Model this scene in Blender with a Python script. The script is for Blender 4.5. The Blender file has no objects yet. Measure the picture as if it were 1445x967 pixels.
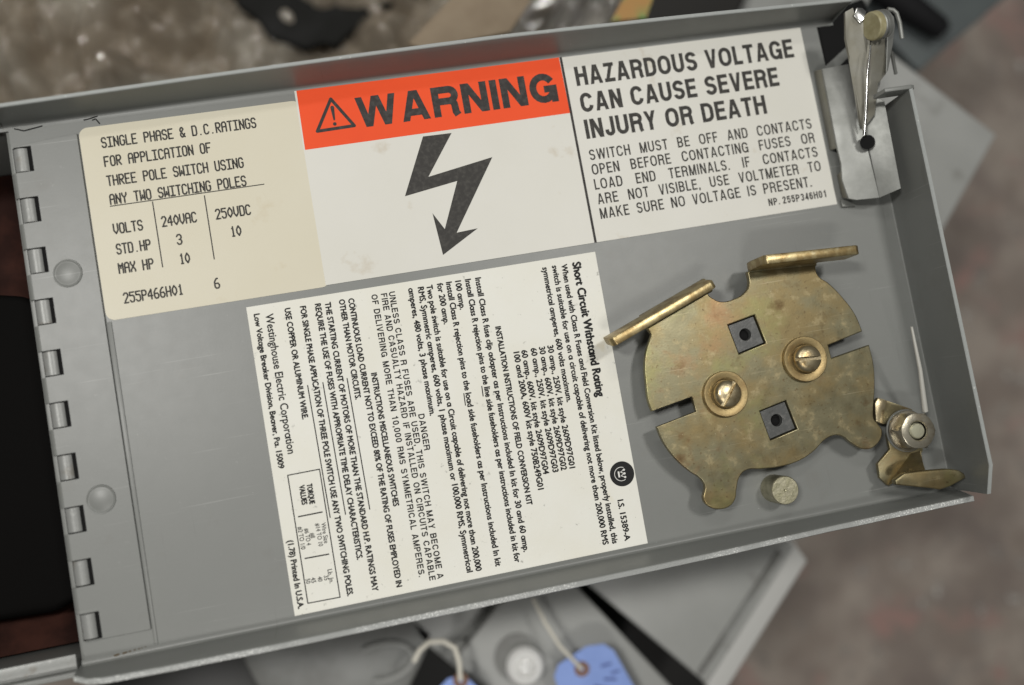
import bpy, bmesh, math, random
from mathutils import Vector, Matrix, noise

# ------------------------------------------------------------------ camera
S = 0.0002                       # one drawing unit = 0.2 mm ; the cover's inner face is z = 0
sc = bpy.context.scene
col = sc.collection
cam_d = bpy.data.cameras.new('camera'); cam = bpy.data.objects.new('camera', cam_d); col.objects.link(cam)
CW = ((0.976914, -0.166140, 0.134296), (-0.176184, -0.982098, 0.066647), (0.120819, -0.088769, -0.988697))   # right, down, forward in world
cam.matrix_world = Matrix(((CW[0][0], -CW[0][1], -CW[0][2], -174.585*S),
                           (CW[1][0], -CW[1][1], -CW[1][2], -86.641*S),
                           (CW[2][0], -CW[2][1], -CW[2][2], 1285.307*S),
                           (0, 0, 0, 1)))
cam_d.sensor_width = 36; cam_d.lens = 1300/1445*36
cam_d.clip_start = 0.01; cam_d.clip_end = 50
cam_d.dof.use_dof = True; cam_d.dof.focus_distance = 0.2585; cam_d.dof.aperture_fstop = 4.2
sc.camera = cam

# ------------------------------------------------------------------ light: a room with ceiling tubes
w = bpy.data.worlds.new('World'); sc.world = w; w.use_nodes = True
w.node_tree.nodes['Background'].inputs[0].default_value = (0.86, 0.86, 0.83, 1)
w.node_tree.nodes['Background'].inputs[1].default_value = 0.075
def area(loc, size, power, colr=(1, .98, .94), target=(0, 0, 0)):
    d = bpy.data.lights.new('ceiling_lamp', 'AREA'); d.shape = 'RECTANGLE'; d.size, d.size_y = size
    d.energy = power; d.color = colr
    o = bpy.data.objects.new('ceiling_lamp', d); col.objects.link(o); o.location = loc
    o.rotation_euler = (Vector(target)-Vector(loc)).to_track_quat('-Z', 'Y').to_euler()
    return o
area((-0.34, 0.14, 0.78), (0.06, 0.12), 3.2)          # lamp up to the left
area((0.27, 0.20, 0.95), (0.06, 0.14), 3.0)           # lamp up to the right
area((-0.16, -0.48, 0.95), (0.22, 0.06), 2.3)         # tube towards the lower edge
area((-0.10, 0.62, 1.00), (0.30, 0.08), 1.5)          # tube beyond the upper edge
sc.view_settings.view_transform = 'Standard'
sc.view_settings.look = 'None'
sc.view_settings.exposure = 0.0
sc.view_settings.gamma = 1.0

# ------------------------------------------------------------------ helpers
def V(p, z=None): return Vector((p[0], p[1], p[2] if z is None else z))*S
def link(me, name, m, parent=None):
    o = bpy.data.objects.new(name, me); col.objects.link(o)
    if m is not None:
        me.materials.clear()
        for mm in (m if isinstance(m, (list, tuple)) else [m]): me.materials.append(mm)
    if parent: o.parent = parent
    return o
def finish(me, ang=35):
    me.shade_smooth(); me.set_sharp_from_angle(angle=math.radians(ang))
def thing(name, label, cat, loc=(0, 0, 0), group=None):
    o = bpy.data.objects.new(name, None); col.objects.link(o); o.location = Vector(loc)*S
    o.empty_display_size = 0.01
    o['label'] = label; o['category'] = cat
    if group: o['group'] = group
    return o
def put(o, parent):                                # parent while keeping world-drawn geometry where it is
    o.parent = parent
    if parent is not None:
        p = parent; off = Vector((0, 0, 0))
        while p is not None: off += p.location; p = p.parent
        o.location = -off
    return o
def bmobj(name, bm, m, parent=None, ang=35):
    bmesh.ops.recalc_face_normals(bm, faces=bm.faces[:])
    me = bpy.data.meshes.new(name); bm.to_mesh(me); bm.free(); finish(me, ang)
    o = link(me, name, m); put(o, parent); return o
def from_curve(cu, name, m, parent, M=None, ang=35, z_noise=None):
    t = bpy.data.objects.new('tmp', cu); col.objects.link(t)
    dg = bpy.context.evaluated_depsgraph_get()
    me = bpy.data.meshes.new_from_object(t.evaluated_get(dg)); bpy.data.objects.remove(t)
    if M is not None: me.transform(M)
    me.name = name; finish(me, ang)
    if name is None: return me
    o = link(me, name, m); put(o, parent); return o
def plate(name, outline, z1, thick, m, parent, holes=(), bev=0.0, M=None, res=8):
    """flat sheet part from an outline; points with a fourth item 'c' are corners, others run smooth"""
    cu = bpy.data.curves.new(name, 'CURVE'); cu.dimensions = '2D'; cu.fill_mode = 'BOTH'
    cu.resolution_u = res
    for k, loop in enumerate([outline]+list(holes)):
        smooth = any(len(p) < 4 for p in loop) and any(len(p) == 4 for p in loop) or all(len(p) < 3 or (len(p) == 3 and p[2] == 'r') for p in loop)
        if smooth:
            s = cu.splines.new('BEZIER'); s.bezier_points.add(len(loop)-1)
            for b, p in zip(s.bezier_points, loop):
                b.co = (p[0]*S, p[1]*S, 0)
                h = 'VECTOR' if len(p) == 4 else 'AUTO'
                b.handle_left_type = h; b.handle_right_type = h
        else:
            s = cu.splines.new('POLY'); s.points.add(len(loop)-1)
            for b, p in zip(s.points, loop): b.co = (p[0]*S, p[1]*S, 0, 1)
        s.use_cyclic_u = True
    cu.extrude = max(thick/2-bev, 0)*S; cu.bevel_depth = bev*S; cu.bevel_resolution = 2
    if bev: cu.offset = -bev*S
    T = Matrix.Translation((0, 0, (z1-thick/2)*S))
    return from_curve(cu, name, m, parent, T if M is None else M @ T)
def circle(cx, cy, r, n=32): return [(cx+r*math.cos(2*math.pi*i/n), cy+r*math.sin(2*math.pi*i/n), 0, 'p') for i in range(n)]
def slab(name, pts, vec, m, parent, bev=0.0, seg=2):
    """solid from a 3-D polygon pushed along vec (units)"""
    bm = bmesh.new(); a = [bm.verts.new(V(p)) for p in pts]; n = len(a)
    v = Vector(vec)*S; b = [bm.verts.new(x.co+v) for x in a]
    bm.faces.new(a); bm.faces.new(b[::-1])
    for i in range(n): bm.faces.new((a[i], b[i], b[(i+1) % n], a[(i+1) % n]))
    bmesh.ops.recalc_face_normals(bm, faces=bm.faces[:])
    if bev: bmesh.ops.bevel(bm, geom=bm.edges[:], offset=bev*S, segments=seg, affect='EDGES', profile=.5)
    return bmobj(name, bm, m, parent)
def box(name, x0, x1, y0, y1, z0, z1, m, parent, bev=1.0):
    return slab(name, [(x0, y0, z0), (x1, y0, z0), (x1, y1, z0), (x0, y1, z0)], (0, 0, z1-z0), m, parent, bev)
def tube_bm(bm, pts, r, n=12, cap=True):
    P = [Vector(p)*S for p in pts]; rs = r if isinstance(r, (list, tuple)) else [r]*len(P)
    rings = []; ref = None
    for i, p in enumerate(P):
        d = (P[min(i+1, len(P)-1)]-P[max(i-1, 0)]).normalized()
        if ref is None: ref = d.orthogonal().normalized()
        u = (ref-d*ref.dot(d)).normalized(); ref = u; v = d.cross(u)
        rings.append([bm.verts.new(p+(u*math.cos(2*math.pi*k/n)+v*math.sin(2*math.pi*k/n))*rs[i]*S) for k in range(n)])
    for a, b in zip(rings, rings[1:]):
        for k in range(n): bm.faces.new((a[k], a[(k+1) % n], b[(k+1) % n], b[k]))
    if cap: bm.faces.new(rings[0][::-1]); bm.faces.new(rings[-1])
def tube(name, pts, r, m, parent, n=12):
    bm = bmesh.new(); tube_bm(bm, pts, r, n); return bmobj(name, bm, m, parent, 50)
def lathe_bm(bm, prof, c, axis=(0, 0, 1), n=40):
    ax = Vector(axis).normalized(); u = ax.orthogonal().normalized(); v = ax.cross(u); c = Vector(c)
    rings = []
    for r, h in prof:
        if r < 1e-6: rings.append([bm.verts.new((c+ax*h)*S)]); continue
        rings.append([bm.verts.new((c+ax*h+(u*math.cos(2*math.pi*k/n)+v*math.sin(2*math.pi*k/n))*r)*S) for k in range(n)])
    for a, b in zip(rings, rings[1:]):
        for k in range(n):
            A, B = (a[k % len(a)], a[(k+1) % len(a)]), (b[k % len(b)], b[(k+1) % len(b)])
            q = []
            for x in (A[0], A[1], B[1], B[0]):
                if x not in q: q.append(x)
            if len(q) > 2: bm.faces.new(q)
def lathe(name, prof, c, m, parent, axis=(0, 0, 1), n=40, ang=35):
    bm = bmesh.new(); lathe_bm(bm, prof, c, axis, n); return bmobj(name, bm, m, parent, ang)

# ------------------------------------------------------------------ materials
def mat(name, base, rough=.5, metal=0.0, var=None, vscale=200, bump=0.0, bscale=2000, spec=.5, rvar=0.0, coat=0.0, extra=None, vlo=.35, vhi=.65):
    m = bpy.data.materials.new(name); m.use_nodes = True; nt = m.node_tree; N = nt.nodes; L = nt.links
    b = N['Principled BSDF']; b.inputs['Base Color'].default_value = (*base, 1)
    b.inputs['Roughness'].default_value = rough; b.inputs['Metallic'].default_value = metal
    b.inputs['Specular IOR Level'].default_value = spec; b.inputs['Coat Weight'].default_value = coat
    b.inputs['Coat Roughness'].default_value = .15
    tc = N.new('ShaderNodeNewGeometry'); pos = tc.outputs['Position']
    out = None
    if var:
        for i, (c2, sc_, lo, hi) in enumerate(var if isinstance(var, list) else [(var, vscale, vlo, vhi)]):
            no = N.new('ShaderNodeTexNoise'); no.inputs['Scale'].default_value = sc_; no.inputs['Detail'].default_value = 6
            no.inputs['Roughness'].default_value = .6
            L.new(pos, no.inputs['Vector'])
            mp = N.new('ShaderNodeMapRange'); mp.inputs[1].default_value = lo; mp.inputs[2].default_value = hi
            L.new(no.outputs[0], mp.inputs[0])
            mx = N.new('ShaderNodeMix'); mx.data_type = 'RGBA'
            if out is None: mx.inputs[6].default_value = (*base, 1)
            else: L.new(out, mx.inputs[6])
            mx.inputs[7].default_value = (*c2, 1); L.new(mp.outputs[0], mx.inputs[0]); out = mx.outputs[2]
        L.new(out, b.inputs['Base Color'])
    if rvar:
        no = N.new('ShaderNodeTexNoise'); no.inputs['Scale'].default_value = 260; no.inputs['Detail'].default_value = 8; L.new(pos, no.inputs['Vector'])
        mp = N.new('ShaderNodeMapRange'); mp.inputs[3].default_value = rough-rvar; mp.inputs[4].default_value = rough+rvar
        L.new(no.outputs[0], mp.inputs[0]); L.new(mp.outputs[0], b.inputs['Roughness'])
    if bump:
        no = N.new('ShaderNodeTexNoise'); no.inputs['Scale'].default_value = bscale; no.inputs['Detail'].default_value = 4; L.new(pos, no.inputs['Vector'])
        bp = N.new('ShaderNodeBump'); bp.inputs['Strength'].default_value = bump; bp.inputs['Distance'].default_value = .0002
        L.new(no.outputs[0], bp.inputs['Height']); L.new(bp.outputs[0], b.inputs['Normal'])
    return m
GREY = (.190, .195, .184)
M_grey = mat('grey_enamel', GREY, .40, var=[((.172, .178, .168), 22, .3, .7), ((.165, .165, .152), 70, .60, .82), ((.225, .23, .22), 500, .66, .78), ((.46, .46, .44), 1300, .72, .75), ((.09, .088, .08), 700, .745, .78)], bump=.06, bscale=1500, rvar=.03)
M_chip = mat('chipped_enamel_edge', (.36, .37, .36), .42, var=[((.80, .81, .78), 2200, .56, .59), ((.30, .31, .30), 40, .46, .56)], bump=.9, bscale=2600)
M_chip2 = mat('worn_enamel_edge', (.30, .315, .305), .45, var=[((.60, .61, .58), 900, .66, .72)], bump=.4, bscale=1400)
M_paper_w = mat('white_vinyl', (.63, .62, .57), .45, var=[((.60, .59, .53), 25, .3, .7), ((.44, .37, .26), 60, .62, .78), ((.26, .24, .20), 600, .75, .80)], bump=.04)
M_paper_c = mat('cream_vinyl', (.60, .565, .45), .48, var=[((.575, .535, .41), 25, .3, .7), ((.50, .43, .29), 70, .62, .80), ((.35, .31, .24), 700, .75, .8)], bump=.04)
M_paper_s = mat('speckled_paper', (.72, .715, .655), .55, var=[((.69, .675, .59), 30, .4, .7), ((.40, .40, .36), 420, .645, .72), ((.14, .13, .11), 1000, .70, .75), ((.60, .53, .36), 55, .66, .80)], bump=.12, bscale=900)
M_red = mat('orange_red_print', (.82, .080, .014), .5, spec=.22, var=[((.76, .070, .012), 40, .3, .7)])
M_ink = mat('black_ink', (.030, .027, .025), .6, spec=.25, var=[((.055, .052, .048), 700, .45, .65)])
M_inkg = mat('grey_black_ink', (.036, .034, .031), .6, spec=.25, var=[((.065, .062, .055), 900, .45, .7)])
M_inks = mat('dark_ink', (.014, .014, .014), .6, spec=.2)
M_white = mat('white_print', (.7, .7, .66), .5)
M_cad = mat('yellow_zinc', (.235, .182, .088), .38, .80, var=[((.21, .19, .115), 70, .40, .58), ((.28, .165, .085), 55, .58, .74), ((.24, .235, .10), 45, .58, .74), ((.11, .07, .03), 110, .60, .76), ((.36, .30, .17), 260, .57, .74), ((.14, .10, .05), 900, .60, .72), ((.62, .55, .38), 1500, .70, .75)], bump=.07, bscale=1800, rvar=.16)
def streak(m, scale, amount, lo, hi, rot):
    nt = m.node_tree; N = nt.nodes; L = nt.links; b = N['Principled BSDF']
    g = N.new('ShaderNodeNewGeometry'); mp = N.new('ShaderNodeMapping'); mp.inputs['Rotation'].default_value = (0, 0, rot); mp.inputs['Scale'].default_value = scale
    L.new(g.outputs['Position'], mp.inputs[0]); no = N.new('ShaderNodeTexNoise'); no.inputs['Scale'].default_value = 1; no.inputs['Detail'].default_value = 5
    L.new(mp.outputs[0], no.inputs['Vector']); r = N.new('ShaderNodeMapRange'); r.inputs[1].default_value = lo; r.inputs[2].default_value = hi
    L.new(no.outputs[0], r.inputs[0]); mx = N.new('ShaderNodeMix'); mx.data_type = 'RGBA'; src = b.inputs['Base Color'].links[0].from_socket
    k = N.new('ShaderNodeMath'); k.operation = 'MULTIPLY'; k.inputs[1].default_value = amount[3]; L.new(r.outputs[0], k.inputs[0])
    L.new(src, mx.inputs[6]); mx.inputs[7].default_value = (*amount[:3], 1); L.new(k.outputs[0], mx.inputs[0]); L.new(mx.outputs[2], b.inputs['Base Color'])
streak(M_cad, (60, 2200, 60), (.50, .43, .28, .4), .64, .76, .5)
streak(M_cad, (2600, 90, 60), (.12, .08, .04, .4), .66, .76, .9)
streak(M_grey, (25, 1800, 25), (.34, .345, .33, .5), .66, .74, .25)
streak(M_grey, (1500, 30, 30), (.12, .12, .11, .5), .69, .76, .6)
M_wash = mat('brassy_washer', (.33, .25, .12), .42, .8, var=[((.26, .18, .08), 200, .48, .68)], bump=.2, rvar=.1)
M_cade = mat('yellow_zinc_polished', (.50, .41, .22), .36, .85, var=[((.33, .24, .11), 300, .42, .6), ((.62, .55, .36), 500, .6, .75)], bump=.15, bscale=900, rvar=.1)
M_screw = mat('brass_toned_screw', (.52, .44, .28), .33, .88, var=[((.30, .22, .11), 300, .48, .66)], bump=.2, rvar=.08)
M_zinc = mat('galvanised_steel', (.27, .275, .26), .46, .5, var=[((.21, .215, .20), 150, .35, .65), ((.28, .22, .11), 45, .66, .80)], bump=.15, bscale=700, rvar=.1)
M_zincd = mat('dull_galvanised_steel', (.24, .235, .205), .5, .45, var=[((.20, .19, .15), 150, .35, .65)], bump=.1, rvar=.08)
M_bright = mat('bright_steel', (.70, .70, .68), .2, 1.0, rvar=.05)
M_nylon = mat('yellowed_nylon', (.36, .33, .20), .42, var=[((.27, .24, .13), 300, .4, .6)])
M_dark = mat('dark_phenolic', (.075, .077, .074), .34, var=[((.12, .12, .115), 700, .5, .66), ((.03, .03, .028), 300, .62, .7)], bump=.2, rvar=.06)
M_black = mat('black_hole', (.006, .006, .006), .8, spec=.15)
M_knk = mat('worn_hinge_steel', (.25, .255, .245), .40, .15, var=[((.20, .19, .17), 260, .55, .7), ((.45, .45, .43), 500, .64, .74)], bump=.3, bscale=900)

# ------------------------------------------------------------------ the cover
door = thing('switch_cover', 'grey enamelled steel cover lying open, covered in printed warning stickers and brass-toned hardware', 'cover')

# main sheet with its cut corners
panel_out = [(-624, -318), (606, -318), (606, 250), (566, 250), (566, 262), (548, 262), (545, 402), (-624, 402)]
panel = slab('panel', [(x, y, 0) for x, y in panel_out], (0, 0, -7), M_grey, door)

def flange(name, stations, up, thick, rad, m_face, m_edge, parent):
    """stations: (base point xy, rim point xyz); swept sheet with a rounded bend and a separate rim edge mesh"""
    bm = bmesh.new(); rows = []; be = bmesh.new(); rows2 = []
    for (b, r) in stations:
        b3 = Vector((b[0], b[1], 0)); r3 = Vector(r); out = Vector((r3.x-b3.x, r3.y-b3.y, 0))
        o = Vector(up)                          # outward direction
        inn = [b3-o*rad*1.6+Vector((0, 0, .15))]
        for k in range(7):
            a = math.pi/2*k/6
            inn.append(b3-o*rad+o*rad*math.sin(a)+Vector((0, 0, rad*(1-math.cos(a))+.15)))
        d = r3-inn[-1]
        inn += [inn[-1]+d*t for t in (.25, .5, .75, .97)]
        wob = noise.noise(Vector((r3.x*.02, r3.y*.02, 3)))*.5
        top_in = r3; top_out = r3+o*(thick+wob)
        outp = [top_out+Vector((0, 0, -2)), Vector((b3.x, b3.y, -rad*.2))+o*(thick+1), b3-o*rad+Vector((0, 0, -7.2))]
        rows.append([bm.verts.new(p*S) for p in inn+[top_in+Vector((0, 0, -1))]])
        rows2.append([be.verts.new(p*S) for p in [top_in+Vector((0, 0, -1.1)), top_in+o*1.0+Vector((0, 0, 0)), r3+o*(thick+wob-1)+Vector((0, 0, 0))]+outp])
    for bmx, rw in ((bm, rows), (be, rows2)):
        for a, c in zip(rw, rw[1:]):
            for i in range(len(a)-1): bmx.faces.new((a[i], a[i+1], c[i+1], c[i]))
    for q in (rows2[0], rows2[-1]):
        be.faces.new(q)
    f = bmobj(name, bm, m_face, parent, 60)
    e = bmobj('rim_edge', be, m_edge, f, 40)
    return f

def rs(pts, n):                                   # resample a polyline in x
    out = []
    x0, x1 = pts[0][0], pts[-1][0]
    for i in range(n+1):
        x = x0+(x1-x0)*i/n
        for a, b in zip(pts, pts[1:]):
            if a[0] <= x <= b[0]+1e-6:
                t = (x-a[0])/(b[0]-a[0]); out.append([a[k]+(b[k]-a[k])*t for k in range(len(a))]); break
    return out
top_rim = [(-640, 405, 62), (-607, 405, 62), (-339, 410, 62), (-151, 412.5, 62), (63, 414, 62), (301, 410, 62), (396, 408, 62), (572, 404, 62)]
st = [((r[0], 405), (r[0], r[1], r[2])) for r in rs(top_rim, 40)]
flange('top_flange', st, (0, 1, 0), 6, 6, M_grey, M_chip2, door)
bot_rim = [(-628, -324, 36), (-612, -329, 46), (-596, -331, 50), (-517, -333, 50), (-367, -334, 50), (-49, -334, 50), (206, -333, 50), (400, -330, 50), (606, -329, 50)]
st = [((r[0], -322), (r[0], r[1], r[2])) for r in rs(bot_rim, 60)]
flange('bottom_flange', st, (0, -1, 0), 8, 5, M_grey, M_chip, door)
# end wall, deeper than the long flanges, with a folded lip at its upper end
ys = [-322+i*(572/14) for i in range(15)]
st = []
for y in ys:
    rim_h = 112 if y > -290 else 112-(-290-y)*.55
    st.append(((606, y), (599, y, rim_h)))
endw = flange('end_wall', st, (1, 0, 0), 6, 1.5, M_grey, M_chip2, door)
slab('end_lip', [(560, 249, 84), (604, 249, 84), (610, 249, 104), (608, 249, 110), (602, 249, 113), (562, 249, 113)], (0, 6, 0), M_grey, endw, 1.2)

# hinge leaf with notches round the knuckles
KY = [353-69.5*i for i in range(10)]
out = [(-536.5, -291, 0, 'c'), (-536.5, 379, 0, 'c'), (-620, 371.5, 0, 'c')]
for y in KY:
    out += [(-620, y+17.5, 0, 'c'), (-597, y+17.5, 0, 'c'), (-597, y-17.5, 0, 'c'), (-620, y-17.5, 0, 'c')]
out += [(-620, -291, 0, 'c')]
leaf = slab('hinge_leaf', [(x, y, .4) for x, y, _, _ in out], (0, 0, 4.0), M_grey, door)
for y in [(KY[i]+KY[i+1])/2 for i in range(9)]:
    bm = bmesh.new(); tube_bm(bm, [(-619, y+16.9, -4.2), (-619, y-16.9, -4.2)], 8.5, 20); bmobj('hinge_curl', bm, M_grey, leaf, 50)
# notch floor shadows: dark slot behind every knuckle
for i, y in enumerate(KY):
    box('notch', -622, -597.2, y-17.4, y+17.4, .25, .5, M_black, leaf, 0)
    bm = bmesh.new(); tube_bm(bm, [(-612.5, y+16.2, -9), (-612.5, y+15.7, -9), (-612.5, y-15.7, -9), (-612.5, y-16.2, -9)], [12.2, 13, 13, 12.2], 40)
    bmobj('knuckle', bm, M_knk, door, 50)
for x, y in ((-574, 191), (-574, -113)):
    lathe('spot_weld', [(0, 1.6), (14.0, 1.5), (15.4, .95), (16.4, 1.0), (17.4, 2.5), (18.6, 2.5), (19.4, .3)], (x, y, 3.5), M_grey, leaf, n=48, ang=60)
slab('sheet_step', [(-536, -312, .0), (-531, -312, 0), (-529, 118, 0), (-536, 118, 0)], (0, 0, 1.4), M_grey, door, .5)

# ------------------------------------------------------------------ stickers
def corners(x0, x1, y0, y1, r=6, which=(1, 1, 1, 1)):
    pts = []
    for (cx, cy, a0, on) in ((x1-r, y1-r, 0, which[0]), (x0+r, y1-r, 90, which[1]), (x0+r, y0+r, 180, which[2]), (x1-r, y0+r, 270, which[3])):
        if on:
            for k in range(7): a = math.radians(a0+15*k); pts.append((cx+r*math.cos(a), cy+r*math.sin(a), 0, 'p'))
        else:
            pts.append(({0: x1, 90: x0, 180: x0, 270: x1}[a0], {0: y1, 90: y1, 180: y0, 270: y0}[a0], 0, 'p'))
    return pts
def flat(name, pts, z, m, parent, th=.25, holes=()):
    return plate(name, [(p[0], p[1], 0, 'p') for p in pts], z, th, m, parent, holes)

def text_me(s, width=None, cap=10, bold=0.0, sx=None, word=None, shear=0.0):
    """builtin-font line as a flat mesh; cap height = cap, total width fitted; returns mesh in units with origin at left baseline"""
    cu = bpy.data.curves.new('t', 'FONT'); cu.body = s; cu.size = 1; cu.fill_mode = 'FRONT'; cu.resolution_u = 3; cu.offset = bold
    for i_, c_ in enumerate(s[:-1]):
        if c_ == 'o' and s[i_+1] == '\u0131': cu.body_format[i_].kerning = -10.5
    def build(ws):
        cu.space_word = ws
        t = bpy.data.objects.new('tmp', cu); col.objects.link(t)
        bpy.context.view_layer.update()
        dg = bpy.context.evaluated_depsgraph_get(); me = bpy.data.meshes.new_from_object(t.evaluated_get(dg)); bpy.data.objects.remove(t)
        xs = [v.co.x for v in me.vertices]
        return me, min(xs), max(xs)
    me, a, b = build(1.0)
    k = cap/CAPH
    if width is None: fx = k*(sx or 1); 
    elif sx is None: fx = width/(b-a)
    else:
        me2, a2, b2 = build(2.0)
        need = width/(k*sx); ws = 1+(need-(b-a))/max((b2-a2)-(b-a), 1e-6)
        bpy.data.meshes.remove(me); bpy.data.meshes.remove(me2)
        me, a, b = build(max(.3, ws)); fx = width/(b-a)
    for v in me.vertices: v.co = Vector(((v.co.x-a)*fx, v.co.y*k, 0))
    bpy.data.curves.remove(cu)
    return me
def cap_height():
    cu = bpy.data.curves.new('t', 'FONT'); cu.body = 'H'; cu.size = 1
    t = bpy.data.objects.new('tmp', cu); col.objects.link(t); bpy.context.view_layer.update()
    me = bpy.data.meshes.new_from_object(t.evaluated_get(bpy.context.evaluated_depsgraph_get())); bpy.data.objects.remove(t)
    return max(v.co.y for v in me.vertices)
CAPH = cap_height()
def join(name, items, z, m, parent):
    """items: (mesh, 2-D placement matrix in units)"""
    bm = bmesh.new()
    for k, (me, M) in enumerate(items):
        me.transform(M @ Matrix.Translation((0, 0, (k % 12)*.012))); bm.from_mesh(me); bpy.data.meshes.remove(me)
    for v in bm.verts: v.co = Vector((v.co.x*S, v.co.y*S, (z+v.co.z)*S))
    me = bpy.data.meshes.new(name); bm.to_mesh(me); bm.free()
    o = link(me, name, m); put(o, parent); return o
def quad_me(p, q, wd):
    p = Vector((*p, 0)); q = Vector((*q, 0)); d = (q-p).normalized(); n = Vector((-d.y, d.x, 0))*wd/2
    me = bpy.data.meshes.new('q'); me.from_pydata([p-n, q-n, q+n, p+n], [], [(0, 1, 2, 3)]); return me
def poly_me(pts):
    me = bpy.data.meshes.new('q'); me.from_pydata([(x, y, 0) for x, y in pts], [], [tuple(range(len(pts)))]); return me
def disc_me(cx, cy, r, n=20, sy=1): return poly_me([(cx+r*math.cos(2*math.pi*i/n), cy+r*sy*math.sin(2*math.pi*i/n)) for i in range(n)])
def ring_me(cx, cy, r0, r1, a0=0, a1=360, n=40):
    vs = []; fs = []
    for i in range(n+1):
        a = math.radians(a0+(a1-a0)*i/n)
        vs += [(cx+r0*math.cos(a), cy+r0*math.sin(a), 0), (cx+r1*math.cos(a), cy+r1*math.sin(a), 0)]
        if i: fs.append((2*i-2, 2*i-1, 2*i+1, 2*i))
    me = bpy.data.meshes.new('q'); me.from_pydata(vs, [], fs); return me
I4 = Matrix.Identity(4)
def T(x, y, rot=0): return Matrix.Translation((x, y, 0)) @ Matrix.Rotation(math.radians(rot), 4, 'Z')


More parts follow.
